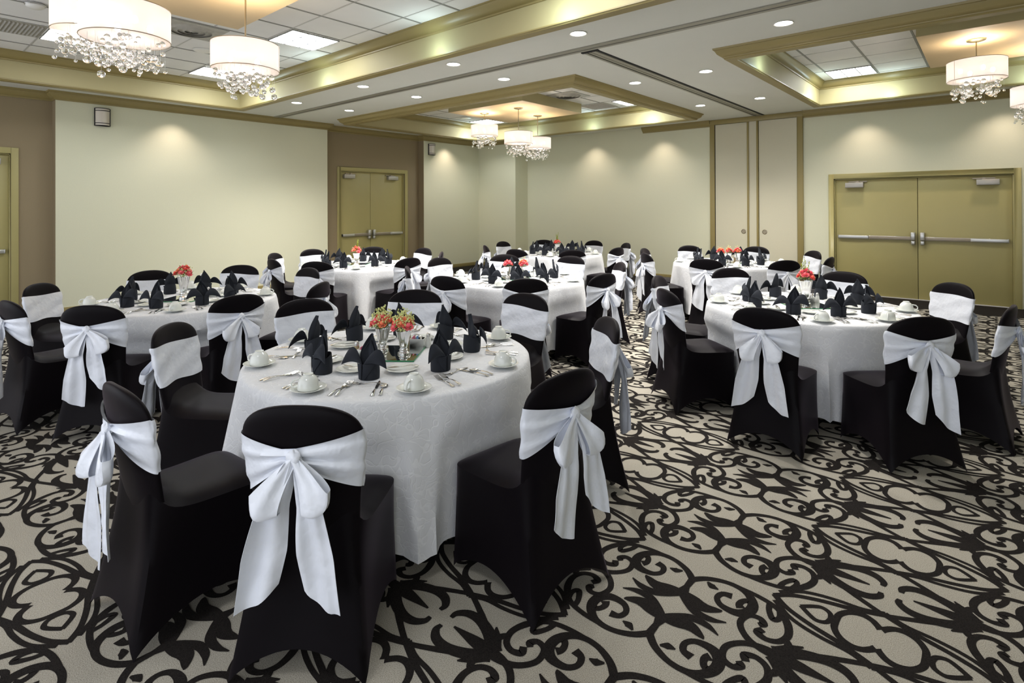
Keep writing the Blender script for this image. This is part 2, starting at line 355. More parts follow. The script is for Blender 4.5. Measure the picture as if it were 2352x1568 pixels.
for k, (c, bx, g) in enumerate(zip(COF, BOXES, GX)):
    tm = MB().add([(c[0],c[2],T),(c[1],c[2],T),(c[1],c[3],T),(c[0],c[3],T)], [(0,3,2,1)]).mesh('tile_field', M['tile'], smooth=False)
    struct('tile_field', tm, ceil)
    gb = MB(); w = .011
    x = g[0] - .61*math.floor((g[0]-c[0])/.61)
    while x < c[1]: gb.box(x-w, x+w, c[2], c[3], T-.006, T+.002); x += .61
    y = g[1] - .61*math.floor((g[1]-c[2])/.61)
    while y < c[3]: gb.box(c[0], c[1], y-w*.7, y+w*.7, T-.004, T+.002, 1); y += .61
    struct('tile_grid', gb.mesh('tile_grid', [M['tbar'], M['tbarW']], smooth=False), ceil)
    fm = rect_rings(c, [(0, LIP+.016), (0, T)]).mesh('fascia', M['fascia'], smooth=False); struct('fascia', fm, ceil)
    bm_ = MB().box(bx[0], bx[1], bx[2], bx[3], BX+.004, T).box(bx[0]+.002, bx[1]-.002, bx[2]+.002, bx[3]-.002, BX, BX+.02, 1)
    struct('dropped_box', bm_.mesh('dropped_box', [M['fascia'], M['boxunder']], smooth=False), ceil)
    tr = struct('trim_%d' % (k+1), rect_rings(c, [(.0, LIP+.03), (-.012, LIP+.026), (-.012, LIP+.014), (0, LIP+.008), (.004, LIP), (.11, LIP), (.115, LIP+.012), (.123, LIP+.016), (.125, LIP+.026), (.145, LIP+.034), (.172, LIP+.056), (.188, LIP+.086), (.192, LIP+.096), (.205, LIP+.10), (.21, LIP+.12)]).mesh('coffer_lip', M['olive']))
    struct('upper_crown', rect_rings(c, [(0, T-.125), (-.012, T-.122), (-.014, T-.105), (-.026, T-.10), (-.06, T-.065), (-.085, T-.03), (-.09, T-.016), (-.10, T-.014), (-.10, T)]).mesh('upper_crown', M['olive']), tr)
# --- wall crown moulding
prof = [(0, C), (.014, C), (.018, C+.018), (.03, C+.022), (.05, C+.045), (.082, C+.078), (.086, C+.098), (.10, C+.102), (.10, S)]
def crown(name, pts, parent=None):
    """pts: plan polyline with the room on its right-hand side; mitred sweep"""
    rows = []; P2 = [Vector(p) for p in pts]
    for i, p in enumerate(P2):
        d0 = (P2[i]-P2[i-1]).normalized() if i else (P2[1]-P2[0]).normalized()
        d1 = (P2[i+1]-P2[i]).normalized() if i < len(P2)-1 else d0
        n0 = Vector((d0.y, -d0.x)); n1 = Vector((d1.y, -d1.x)); n = (n0+n1); n = n/ max(.2, n.dot(n0)) if n.length > .01 else n0
        rows.append([(p.x+n.x*o_, p.y+n.y*o_, z) for o_, z in prof])
    mb = MB().grid(rows)
    for r in (rows[0], rows[-1]): mb.add(r+[(r[0][0], r[0][1], S)], [tuple(range(len(r)+1))])
    return struct(name, mb.mesh('crown', M['olive']), parent)
crown('trim_4', [(XA, YF), (XA, 1.87), (XM, 1.87), (XM, 6.40), (XA, 6.40), (XA, 9.05), (XM, 9.05), (XM, YBMP), (XBMP, YBMP), (XBMP, YB)])
crown('trim_5', [(-6.0, YB), (-4.46, YB)]); crown('trim_6', [(-2.70, YB), (XR, YB)])
# --- partition tracks in the soffit
mb = MB()
mb.box(XM+.02, XR, 5.185, 5.262, S-.012, S+.01).box(XM+.02, XR, 5.262, 5.288, S-.003, S+.01, 1).box(XM+.02, XR, 5.288, 5.335, S-.012, S+.01)
struct('trim_7', mb.mesh('partition_track', [M['track'], M['black']], smooth=False))
mb = MB()
for a, b2, z, mi in ((-3.57,-3.535,S-.008,0),(-3.535,-3.505,S-.003,1),(-3.505,-3.47,S-.012,0),(-3.47,-3.455,S-.004,2),(-3.455,-3.40,S-.014,0),(-3.40,-3.37,S-.004,1)): mb.box(a, b2, 5.40, YB, z, S+.01, mi)
mb.box(-3.58, -3.36, 5.37, 5.41, S-.012, S+.01, 1)
struct('trim_8', mb.mesh('partition_track', [M['track'], M['black'], M['soffit']], smooth=False))
# --- doors
def double_door(n, axis, plane, a0, a1, zt, seam, closers, bar_z):
    """axis 'x': door lies in the plane Y=plane and spans x; axis 'y': plane X=plane, spans y. inward normal points to the room."""
    def B(mb, a, b2, d0, d1, z0, z1, mi=0):           # a..b along the wall, d = distance out of the wall into the room
        if axis == 'x': mb.box(a, b2, plane-d1, plane-d0, z0, z1, mi)
        else: mb.box(plane+d0, plane+d1, a, b2, z0, z1, mi)
        return mb
    fr = .085
    mb = MB()
    B(mb, a0-fr, a0, -.06, .018, 0, zt+fr); B(mb, a1, a1+fr, -.06, .018, 0, zt+fr); B(mb, a0, a1, -.06, .018, zt, zt+fr)
    B(mb, a0, a0+.018, -.11, -.02, 0, zt); B(mb, a1-.018, a1, -.11, -.02, 0, zt); B(mb, a0, a1, -.11, -.02, zt-.018, zt)
    root = struct('door_%d' % n, mb.mesh('door_frame', M['oliveDoor'], smooth=True, bevel=.003))
    for s_, (l0, l1) in enumerate(((a0+.02, seam-.004), (seam+.004, a1-.02))):
        leaf = struct('door_leaf', B(MB(), l0, l1, -.10, -.055, .008, zt-.022).mesh('door_leaf', M['oliveDoor'], smooth=True, bevel=.002), root)
        sgn = 1 if s_ == 0 else -1
        e_out, e_in = (l0+.045, l1-.03) if s_ == 0 else (l1-.045, l0+.03)
        mid = e_out+(e_in-e_out)*.41
        mb = MB(); B(mb, *sorted((e_out, mid)), -.055, .0, bar_z-.028, bar_z+.028); B(mb, *sorted((mid, e_in-sgn*.02)), -.055, -.015, bar_z-.030, bar_z+.030, 1)
        B(mb, *sorted((e_out-sgn*.006, e_out+sgn*.004)), -.055, .004, bar_z-.03, bar_z+.03, 2)
        struct('push_bar', mb.mesh('push_bar', [M['steel'], M['steelD'], M['black']], smooth=True, bevel=.004), leaf)
        c0 = e_in-sgn*.03
        mb = MB(); B(mb, c0-.032, c0+.032, -.055, .028, bar_z-.03, bar_z+.105); B(mb, c0-.028, c0+.028, -.055, .015, bar_z-.105, bar_z-.036)
        struct('latch_case', mb.mesh('latch_case', M['steel'], smooth=True, bevel=.012), leaf)
        k0, k1 = closers[s_]
        mb = MB(); B(mb, k0, k1, -.055, .03, zt-.165, zt-.075); struct('door_closer', mb.mesh('door_closer', M['closer'], smooth=True, bevel=.006), leaf)
        mb = MB(); ka, kb = (k0+.05, k1+.05) if s_ == 0 else (k0-.05, k1-.05)
        B(mb, ka, kb, -.05, -.02, zt-.066, zt-.05); B(mb, (ka+kb)/2-.02, (ka+kb)/2+.02, -.05, .0, zt-.075, zt-.045)
        struct('closer_arm', mb.mesh('closer_arm', M['steelD'], smooth=False), leaf)
    return root
double_door(1, 'y', XA, d1y[0], d1y[1], 2.40, .62, ((.03, .30), (1.0, 1.28)), .97)
double_door(2, 'y', XA, d2y[0], d2y[1], 2.40, 7.66, ((6.93, 7.20), (8.12, 8.40)), .965)
double_door(3, 'x', YB, dBx[0], dBx[1], 2.07, -.97, ((-2.02, -1.74), (-.21, .07)), 1.03)
# --- pocket door panels of the folding partition
mb = MB(); y = YB
for (a, b2) in ((-4.46,-4.36),(-3.715,-3.68),(-3.535,-3.50),(-2.80,-2.70)): mb.box(a, b2, y-.05, y, 0, S-.002)
mb.box(-4.46, -2.70, y-.055, y, S-.10, S-.002)
d4 = struct('door_4', mb.mesh('pocket_frame', M['olive'], smooth=True, bevel=.004))
for (a, b2, kx) in ((-4.36,-3.715,-3.79),(-3.50,-2.80,-3.39)):
    lf = struct('pocket_panel', box_me('pocket_panel', a+.012, b2-.004, y-.03, y-.0, .012, S-.112, M['panel']), d4)
    hm = MB(); hm.lathe([(.045,0),(.045,.006),(.036,.008),(.034,.004),(0,.003)], 24); hm.box(-.022,.022,-.006,.006,.003,.012)
    h = struct('ring_pull', hm.mesh('ring_pull', M['nickel']), lf); h.location = (kx, y-.03, 1.08); h.rotation_euler = (PI/2, 0, 0)
struct('centre_strip', box_me('centre_strip', -3.68, -3.535, y-.028, y, .012, S-.10, M['panel']), d4)
mb = MB(); mb.box(-4.362, -4.350, y-.034, y-.028, .02, S-.112).box(-2.806, -2.797, y-.034, y-.028, .02, S-.112)
struct('edge_gap', mb.mesh('edge_gap', M['black'], smooth=False), d4)

# ------------------------------------------------------------------ ceiling lights
LIGHTS = []
def lamp(kind, name, loc, energy, col, **kw):
    L = bpy.data.lights.new(name, kind); L.energy = energy; L.color = col
    for k, v in kw.items(): setattr(L, k, v)
    o = bpy.data.objects.new(name, L); COL.objects.link(o); o.location = loc; return o
# 2x2 fluorescent panels
pm_f = MB()
h = .29
for a in ((-h-.012, h+.012, -h-.012, -h), (-h-.012, h+.012, h, h+.012), (-h-.012, -h, -h, h), (h, h+.012, -h, h)): pm_f.box(a[0], a[1], a[2], a[3], -.014, 0)
pm_f = pm_f.mesh('panel_frame', M['tbar'], smooth=False)
pm_d = MB().add([(-h,-h,-.006),(h,-h,-.006),(h,h,-.006),(-h,h,-.006)], [(0,3,2,1)]).mesh('diffuser', M['lens'], smooth=False)
pm_l = MB()
for t in (-.193, 0, .193) if False else (-.097, .097):
    pm_l.box(t-.007, t+.007, -h, h, -.013, -.007).box(-h, h, t-.007, t+.007, -.013, -.007)
pm_l = pm_l.mesh('louver', M['lensgrid'], smooth=False)
FL = [(-6.34, 3.48, 'square fluorescent panel beyond the hanging lamp at the near coffer'), (-8.30, 1.65, 'square fluorescent panel half hidden by two big hanging lamps'),
      (-8.87, 3.47, 'square fluorescent panel behind the single near hanging lamp'),
      (-9.20, 9.75, 'square fluorescent panel above the three far hanging lamps'), (-5.30, 9.75, 'thin slice of fluorescent panel past the far dropped box'), (-1.64, 9.83, 'square fluorescent panel beside the orange dropped box'),
      (-2.6, 3.48, 'unseen fluorescent panel added for fill in the near coffer, out past the dropped box'), (-1.6, -.5, 'unseen fluorescent panel added for fill over the photographer'), (2.2, 9.83, 'unseen fill panel added at the far end of the coffer by the wide doors')]  # this row: panels out of view, added as extra fill light
root = None
for (x, y, lab) in FL:
    if root is None:
        root = thing('ceiling_light', lab, 'ceiling light', (x, y, T-.002), 0, 'square fluorescent ceiling panels')
        link('panel_frame', pm_f, root); link('diffuser', pm_d, root); link('louver', pm_l, root)
    else: dup(root, (x, y, T-.002), 0, lab, 'square fluorescent ceiling panels')
# recessed downlights
dm_r = MB().lathe([(.088,0),(.092,-.004),(.088,-.008),(.078,-.006),(.072,.002)], 28, caps=False).mesh('trim_ring', M['plastic'])
dm_l = MB().lathe([(.074,-.002),(.05,-.004),(.0001,-.005)], 28, caps=False).mesh('lamp_face', M['down'])
where = [(-8.89,4.75,'first from the cream wall, near side of the long track'),(-6.97,4.75,'second from the cream side wall along the near side of the track'),(-5.05,4.75,'third from the cream side wall along the near side of the track'),(-3.2,4.75,'biggest looking one, above the middle of the near coffer edge'),(-1.25,4.75,'near side of the track, up out of the picture'),
         (-8.9,5.77,'first from the cream wall, far side of the long track'),(-7.0,5.77,'second along the far side of the track, by the middle coffer'),(-5.12,5.77,'third along the far side of the track, before the coffer corner'),(-1.53,5.8,'beside the track, before the near corner of the coffer by the doors'),
         (-3.88,7.2,'between the middle coffer and the short track, nearer one'),(-3.9,9.6,'between the middle coffer and the short track, farther one'),(-2.85,7.2,'between the short track and the coffer by the doors, nearer one'),(-2.9,9.6,'between the short track and the coffer by the doors, farther one')]
root = None
for (x, y, w_) in where:
    lab = 'round recessed downlight, '+w_
    if root is None:
        root = thing('recessed_downlight', lab, 'downlight', (x, y, S-.001), 0, 'recessed downlights in the soffit'); link('trim_ring', dm_r, root); link('lamp_face', dm_l, root)
    else: dup(root, (x, y, S-.001), 0, lab, 'recessed downlights in the soffit')
    lamp('SPOT', 'downlight_beam', (x, y, S-.03), 150 if x < -2.5 else 95, (1, .95, .89), spot_size=math.radians(125), spot_blend=1, shadow_soft_size=.07)
# wall washing downlights tucked between the coffers and the walls
for (x, y) in ((-10.35, 3.45), (-7.25, 11.12), (-5.5, 11.12), (-1.7, 11.12), (.14, 11.12), (-10.40, 9.75)):
    o_ = lamp('SPOT', 'wall_wash_beam', (x, y, S-.04), 24, (1, .83, .72), spot_size=math.radians(105), spot_blend=.9, shadow_soft_size=.04)
# cool cove lamps behind the coffer lips
def cove(x, y, e=2.2): lamp('POINT', 'cove_lamp', (x, y, LIP+.05), e, (.72, .95, 1), shadow_soft_size=.06)
for x in (-8.6, -6.9, -4.6, -2.9): cove(x, 3.94)
for x in (-8.2, -6.6, -5.2): cove(x, 10.16)
cove(-9.58, 9.6)
for x in (-1.2, .4, 1.9): cove(x, 10.16)
for y in (9.7, 7.2): cove(-2.0, y)

# ------------------------------------------------------------------ chandeliers
R = .267
def make_chandelier(kind):
    zt, zb = (3.20, 2.985) if kind == 'high' else (2.985, 2.765)
    t = thing('hanging_lamp', 'x', 'hanging lamp', (0, 0, BX), 0, 'drum lamps with crystal drops')
    link('canopy', MB().lathe([(.0001,0),(.088,0),(.088,-.012),(.06,-.022),(.012,-.026),(.0001,-.026)], 32, caps=False).mesh('canopy', M['nickel']), t)
    link('rod', MB().tube([(0,0,-.02),(0,0,zt-BX-.05)], .007, 10).mesh('rod', M['nickel']), t)
    sh = MB(); zt0, zb0 = zt-BX, zb-BX
    sh.lathe([(R, zt0), (R, (zt0+zb0)/2), (R, zb0)], 64, caps=False)
    sh_o = link('drum_shade', sh.mesh('drum_shade', M['shade']), t)
    rim = MB()
    for z in (zt0, zb0): rim.tube([(R*math.cos(a), R*math.sin(a), z) for a in np.linspace(0, 2*PI, 65)], .0028, 6)
    rim.tube([(R*math.cos(.9), R*math.sin(.9), zt0), (R*math.cos(.9), R*math.sin(.9), zb0)], .002, 6)
    link('rim_wire', rim.mesh('rim_wire', M['nickel']), sh_o)
    # inner plate that carries the drops, and the bulbs
    link('drop_plate', MB().lathe([(.0001, zb0+.006), (R-.004, zb0+.006)], 40, caps=False).mesh('drop_plate', M['shade']), t)
    bl = MB().sphere((0,0,0), .021, 12, sq=(1,1,1.35)).mesh('bulb', M['bulb'])
    for k in range(4):
        a = k*PI/2+.5; link('bulb', bl, t, (.15*math.cos(a), .15*math.sin(a), zb0+.11))
    rr = random.Random(5 if kind == 'high' else 9)
    wires = MB(); balls = [MB().sphere((0,0,0), r_, 14).mesh('crystal_drop', M['crystal']) for r_ in (.0125, .0165, .021, .026)]
    for i in range(96):
        a = rr.uniform(0, 2*PI); q = (R-.03)*math.sqrt(rr.uniform(.02, 1))
        L_ = rr.choice((.03, .06, .09, .11, .13, .15, .17)) + rr.uniform(-.015, .02)
        if rr.random() < .08: L_ = rr.uniform(.18, .23)
        x, y = q*math.cos(a), q*math.sin(a); z = zb0-L_
        b_ = rr.choice((0, 0, 1, 1, 1, 2, 2, 3)); link('crystal_drop', balls[b_], t, (x, y, z))
        wires.tube([(x, y, zb0+.006), (x, y, z)], .0007, 4)
    link('drop_wires', wires.mesh('drop_wires', M['steel'], weld=False), t)
    return t, (zt+zb)/2+.01
hi, hz = make_chandelier('high'); lo, lz = make_chandelier('low')
CH_AT = [(-4.83,2.12,'low','drum lamp with crystal drops, hanging alone at the far corner of the near box'),(-5.43,1.18,'high','drum lamp with crystal drops, half hidden behind the biggest one'),(-4.55,1.18,'low','biggest drum lamp with crystal drops, nearest the camera'),
         (-7.62,8.0,'high','highest of three drum lamps over the far corner table'),(-6.74,8.0,'low','middle drum lamp of the three over the far corner table'),(-7.02,8.94,'low','drum lamp behind the middle one over the far corner table'),
         (-.14,8.11,'high','drum lamp on a short rod under the orange box by the doors'),(.42,9.02,'low','drum lamp cut by the picture edge, over the wide double doors')]
used = set()
for (x, y, k, lab) in CH_AT:
    src = hi if k == 'high' else lo
    if k not in used: used.add(k); src.location = (x, y, BX); src['label'] = lab
    else: dup(src, (x, y, BX), rnd.uniform(0, 6), lab, 'drum lamps with crystal drops')
    z = hz if k == 'high' else lz
    lamp('POINT', 'lamp_glow', (x, y, z), 2.0, (1, .91, .85), shadow_soft_size=.09)
    u_ = lamp('SPOT', 'lamp_uplight', (x, y, (3.20 if k == 'high' else 2.985)+.01), 16, (1, .84, .62), spot_size=math.radians(150), spot_blend=1, shadow_soft_size=.1); u_.rotation_euler = (PI, 0, 0)

# ------------------------------------------------------------------ things on walls and ceiling
def sconce(y, lab):
    t = thing('wall_sconce', lab, 'wall light', (XM, y, 3.03), 0, 'wall sconces on the cream side wall')
    hw, hh, d = .10, .14, .085
    link('back_plate', box_me('back_plate', 0, .02, -hw, hw, -hh, hh, M['darkmetal'], .003), t)
    arc = lambda r, n=17: [(.02+d*r*math.sin(PI*i/(n-1)), -hw*r*math.cos(PI*i/(n-1))) for i in range(n)]
    a = arc(.95); g = MB().grid([[(x, y_, -hh+.006) for x, y_ in a], [(x, y_, hh-.006) for x, y_ in a]])
    link('lens', g.mesh('lens', M['frost']), t)
    bands = MB()
    for z in (-hh+.005, -hh+.042, hh-.042, hh-.005): bands.tube([(x, y_, z) for x, y_ in arc(1.0)], .0055, 6)
    for sy in (-1, 1): bands.box(.015, .03, sy*hw-.006, sy*hw+.006, -hh, hh)
    link('frame_bands', bands.mesh('frame_bands', M['darkmetal']), t)
sconce(2.45, 'dark framed curved wall sconce high on the long cream wall')
sconce(9.29, 'small curved wall sconce on the cream strip past the narrow doors')
ot = thing('power_outlet', 'white power outlet plate low on the cream wall, behind flower vase', 'outlet', (XM, 3.93, .37))
link('cover_plate', box_me('cover_plate', 0, .006, -.036, .036, -.058, .058, M['plastic'], .002), ot)
for z in (-.02, .02): link('socket', box_me('socket', .006, .009, -.016, .016, z-.013, z+.013, M['black']), ot)
# air grilles, diffusers, speakers, detector
def grille(x, y, sx, sy, lab, n, kind):
    t = thing('air_vent', lab, 'vent', (x, y, T-.003), 0)
    link('vent_frame', box_me('vent_frame', -sx/2, sx/2, -sy/2, sy/2, -.004, 0, M['ventgrey']), t)
    sl = MB()
    if kind == 'slats':
        for i in range(n): q_ = -sy/2+.04+(sy-.08)*i/(n-1); sl.add([(-sx/2+.04,q_,-.005),(sx/2-.04,q_,-.005),(sx/2-.04,q_+.012,-.016),(-sx/2+.04,q_+.012,-.016)], [(0,1,2,3)])
    else:
        for r_ in (.24, .17, .10, .04): sl.lathe([(r_, -.004), (r_-.03, -.022)], 32, caps=False)
    link('louvers', sl.mesh('louvers', M['ventgrey'], smooth=False), t)
grille(-8.30, 1.03, .6, .6, 'grey slatted return grille behind the big hanging lamps', 16, 'slats')
grille(-6.95, 2.44, .6, .6, 'round vaned air diffuser between two near hanging lamps', 0, 'round')
grille(-5.92, 8.44, .6, .6, 'stained square air diffuser beside the far dropped box', 0, 'round')
grille(-6.08, 9.72, .6, .6, 'slatted grille behind the corner of the far dropped box', 12, 'slats')
for (x, y, lab) in ((-7.72, 2.86, 'round ceiling speaker beside the single near hanging lamp'), (-9.15, 9.0, 'round ceiling speaker before the far fluorescent panel')):
    t = thing('ceiling_speaker', lab, 'speaker', (x, y, T-.003)); link('speaker_grille', MB().lathe([(.0001,-.012),(.10,-.011),(.125,-.006),(.13,0)], 32, caps=False).mesh('speaker_grille', M['plastic']), t)
t = thing('smoke_detector', 'round metal rimmed smoke detector at the top picture corner', 'detector', (-7.2, 1.10, T-.003)); link('detector_body', MB().lathe([(.0001,-.05),(.05,-.048),(.075,-.03),(.08,0)], 28, caps=False).mesh('detector_body', M['plastic']), t)
link('rim', MB().lathe([(.082,0),(.088,-.012),(.08,-.02)], 28, caps=False).mesh('rim', M['steel']), t)

# ------------------------------------------------------------------ chair
def spow(v, e): return math.copysign(abs(v)**e, v)
YRZ = lambda z: float(np.interp(z, [.40, .46, .6, .75, .93], [-.232, -.236, -.262, -.290, -.318]))
def back_w(z):
    w = float(np.interp(z, [.40, .46, .6, .7, .8, .95], [.185, .180, .192, .205, .213, .216]))
    if z > .79: w *= max(0, 1-((z-.79)/.14)**2.7)**(1/2.3)
    return w
def back_pt(phi, z, off=0.):
    w = back_w(z)+off; t_ = .046*(max(0., 1-max(0, (z-.84)/.09)**3))**.5+.004
    x = w*spow(math.cos(phi), .55); yy = (t_*.5+off)*spow(math.sin(phi), .8)
    return (x, YRZ(z)+.025+yy+.028*(x/.21)**2, z)
NPH = 48
def rise(y): return .125*math.exp(-max(0, y+.215)/.045) if y < .1 else 0
def loop4(cs, n):
    out = []
    for i in range(4):
        a, b_ = np.array(cs[i]), np.array(cs[(i+1) % 4])
        for k in range(n): out.append(a+(b_-a)*k/n)
    return np.array(out)
def smooth_loop(p, it):
    for _ in range(it): p = .5*p+.25*np.roll(p, 1, 0)+.25*np.roll(p, -1, 0)
    return p
NS = 18
top_loop = smooth_loop(loop4([(.225,.215),(-.225,.215),(-.19,-.236),(.19,-.236)], NS), 9)
bot_loop = smooth_loop(loop4([(.222,.212),(-.222,.212),(-.240,-.318),(.240,-.318)], NS), 1)
def chair_meshes():
    zs = list(np.linspace(.43, .78, 12))+list(.79+.14*np.sin(np.linspace(.06, PI/2*.985, 16)))
    mb = MB().grid([[back_pt(2*PI*i/NPH, z) for i in range(NPH)] for z in zs], closed_v=True)
    b0 = len(mb.v)-NPH; mb.f.append(tuple(b0+i for i in range(NPH))); mb.mi.append(0)
    back = mb.mesh('backrest', M['spandex'])
    mb = MB(); rows = []
    cen = np.array([0, -.01])
    for s_ in np.linspace(.02, 1, 14):
        row = []
        for p in top_loop:
            q = cen+(p-cen)*s_; rq = rise(q[1])*(1 if abs(q[0]) < .12 else max(.0, 1-(abs(q[0])-.12)/.14))
            row.append((q[0], q[1], .482-.028*s_**5+rq))
        rows.append(row)
    mb.grid(rows, closed_v=True); mb.f.append(tuple(range(len(top_loop)))); mb.mi.append(0)
    seat = mb.mesh('seat', M['spandex'])
    mb = MB(); rows = []; n = len(top_loop)
    for k in np.linspace(0, 1, 16):
        row = []
        for i in range(n):
            a = (i % NS)/NS; mid = (4*a*(1-a))
            p, q = top_loop[i], bot_loop[i]
            rq = rise(p[1])*(1 if abs(p[0]) < .12 else max(.0, 1-(abs(p[0])-.12)/.14)); zt = .454+rq
            zb = .002+.105*mid**.85
            kk = k**1.15; pos = p+(q-p)*(k**1.35)
            pos = pos*(1-.05*mid*math.sin(PI*min(1, k*1.0))-.06*mid*k)
            if i//NS == 2: pos[1] = pos[1]+.006*mid*k
            zz = zt+(zb-zt)*k
            if k < .12: pos = pos*1.0
            row.append((pos[0], pos[1], zz))
        rows.append(row)
    mb.grid(rows, closed_v=True)
    skirt = mb.mesh('skirt', M['spandex'])
    return back, seat, skirt
def band_mesh(seed):
    r_ = random.Random(seed); rows = []; kx = r_.uniform(-.05, .05); NV = 17; tilt = r_.uniform(-.012, .012)
    ph = [r_.uniform(0, 6) for _ in range(4)]
    for i in range(NPH*2):
        phi = 2*PI*i/(NPH*2); cx = spow(math.cos(phi), .55); rear = math.sin(phi) < 0
        if rear:
            s_ = min(1, abs(cx-kx*4*(1-abs(cx)))); zt, zb = .785+.045*s_**1.1, .742-.125*s_**.9
        else: s_ = 1; zt, zb = .83+.004*math.sin(3*cx+ph[0]), .617+.006*math.sin(4*cx+ph[1])
        zt += tilt*cx; zb += tilt*cx; row = []
        for j in range(NV):
            v = j/(NV-1); z = zb+(zt-zb)*v
            fold = (.0075*math.sin(v*PI*5+ph[2])+.003*math.sin(v*PI*9+ph[3]+2*cx))*(1-s_*.6) if rear else .0032*math.sin(v*11+cx*4+ph[3])*(.4+.6*abs(cx))
            row.append(back_pt(phi, z, .006+fold+(.010*(1-s_) if rear else 0)))
        rows.append(row)
    return MB().grid(rows, closed_u=True).mesh('sash_band', M['satin'])
def loop_mesh(side, L_, ang, seed):
    r_ = random.Random(seed); d = Vector((side*math.cos(ang), 0, -math.sin(ang))); pr = Vector((side*math.sin(ang), 0, math.cos(ang)))
    NU, NV = 25, 9; rows = []; k0 = Vector((0, -.318, .762)); ph = r_.uniform(0, 6)
    for i in range(NU):
        u = i/(NU-1); s_ = math.sin(PI*u); r__ = L_*s_**.75; w = .026+.088*s_**.8
        dep = (.012+.05*math.sin(PI*u)*(1-u)*1.6) if u < .5 else .004+.05*s_*(1-u)*1.2
        row = []
        for j in range(NV):
            v = j/(NV-1)-.5
            p = k0+d*(r__*(1-.22*(2*v)**2*s_))+pr*(w*v)+Vector((0, -dep-.012*math.cos(PI*v)*s_+.006*math.sin(7*v+ph+4*u), 0))
            p.z -= .03*s_*s_*abs(d.x); row.append(tuple(p))
        rows.append(row)
    return MB().grid(rows).mesh('bow_loop', M['satin'], solid=.0012)
def tail_mesh(side, zend, sway, wend, seed, out=.0):
    r_ = random.Random(seed); NU, NV = 26, 13; rows = []; ph = r_.uniform(0, 6); cut = r_.choice((-1, 1))*r_.uniform(.05, .11)
    for i in range(NU):
        u = i/(NU-1); row = []
        w = .03+(wend-.03)*min(1, u*1.5)**.8
        xc = side*(.012+.035*min(1, u*3))+sway*u**1.3
        for j in range(NV):
            v = j/(NV-1)-.5
            z = .755+(zend-.755)*u+cut*v*u**4-.02*u**8*math.cos(PI*v)
            pleat = .016*math.sin(v*2.2*PI*1.3+ph)*(1-.45*u)+.006*math.sin(u*7+v*4+ph)
            edge = .018*max(0, abs(v)-.36)/.14*(1 if v*side > 0 else -.4)
            row.append((xc+w*v, -.322-.022*math.sin(PI*min(1, u*1.6)*.6)+pleat*.8-edge-out*u, z))
        rows.append(row)
    return MB().grid(rows).mesh('sash_tail', M['satin'], solid=.0012)
def knot_mesh():
    mb = MB(); rows = []
    for k in range(11):
        a = PI*k/10; rr = math.sin(a)
        rows.append([((.025*rr*(1+.2*math.sin(3*q_+k)))*math.cos(q_), -.322+.016*rr*(1+.15*math.sin(4*q_))*math.sin(q_), .762+.029*math.cos(a)+.004*math.sin(2*q_)) for q_ in np.linspace(0, 2*PI, 17)[:-1]])
    return mb.grid(rows, closed_v=True).mesh('sash_knot', M['satin'])
back_me, seat_me, skirt_me = chair_meshes(); knot_me = knot_mesh()
SASH = []
for sd, (la, ra, lw, rw, z1, z2, s1, s2) in enumerate(((.95,.85,.185,.175,.31,.31,-.07,.06),(.7,1.0,.19,.165,.33,.38,-.05,.05),(1.05,.55,.175,.19,.28,.40,-.02,.05),(.5,.9,.18,.18,.35,.31,-.06,.03))):
    SASH.append((band_mesh(sd+1), loop_mesh(-1, lw, la, sd+10), loop_mesh(1, rw, ra, sd+20), tail_mesh(-1, z1, s1, .135, sd+30), tail_mesh(1, z2, s2, .125, sd+40, .01)))
proto = []
for k, sm in enumerate(SASH):
    t = thing('banquet_chair', 'x', 'chair'); link('backrest', back_me, t); link('seat', seat_me, t); link('skirt', skirt_me, t)
    s_ = link('sash', sm[0], t); link('bow_loop', sm[1], s_); link('bow_loop', sm[2], s_); link('sash_tail', sm[3], s_); link('sash_tail', sm[4], s_); link('sash_knot', knot_me, s_)
    proto.append([t, False])
def take(p, loc, rz, label, group):
    if not p[1]:
        p[1] = True; p[0].location = loc; p[0].rotation_euler = (0, 0, rz); p[0]['label'] = label
        if group: p[0]['group'] = group
        return p[0]
    return dup(p[0], loc, rz, label, group)

# tables: centre, and per seat (bearing of the place, place of the chair back)
TAB = {
 1: ((-2.60, 1.96), 'table nearest the camera', [(-51,1.31),(-87,1.36),(-141,1.32),(174,1.25),(135,1.36),(95,1.40),(48,1.31),(-4,1.31)]),
 2: ((-5.61, 1.90), 'table along the cream side wall', [(-133,1.25),(-45,1.28),(-1,1.24),(176,1.25),(137,1.42),(-82,1.26),(95,1.34),(36,1.33)]),
 3: ((-7.03, 4.67), 'table by the narrow double doors', [(-93,1.25),(-141,1.25),(-179,1.24),(134,1.30),(-56,1.28),(0,1.24),(89,1.29),(48,1.26)]),
 4: ((-4.19, 4.91), 'middle table of the room', [(-180,1.36),(-82,1.29),(-45,1.30),(-5,1.29),(49,1.30),(95,1.33),(137,1.38),(-131,1.26)]),
 5: ((-5.86, 8.01), 'table in the far corner', [(-127,1.32),(-177,1.28),(139,1.26),(90,1.25),(-82,1.40),(-44,1.40),(50,1.32),(-4,1.30)]),
 6: ((-2.93, 8.24), 'table before the pocket panels', [(-170,1.30),(-128,1.34),(140,1.28),(90,1.28),(-82,1.38),(-42,1.38),(43,1.30),(-4,1.36)]),
 7: ((-1.19, 5.12), 'table by the wide double doors', [(-172,1.29),(-132,1.25),(136,1.36),(88,1.34),(-88,1.31),(-48,1.33),(46,1.38),(-6,1.31)]),
}
SEATW = {-45: 'near side', 0: 'near right side', 45: 'right side', 90: 'far right side', 135: 'far side', 180: 'far left side', -180: 'far left side', -135: 'left side', -90: 'near left side'}
def seat_word(a): return SEATW[int(round(a/45.)*45)]
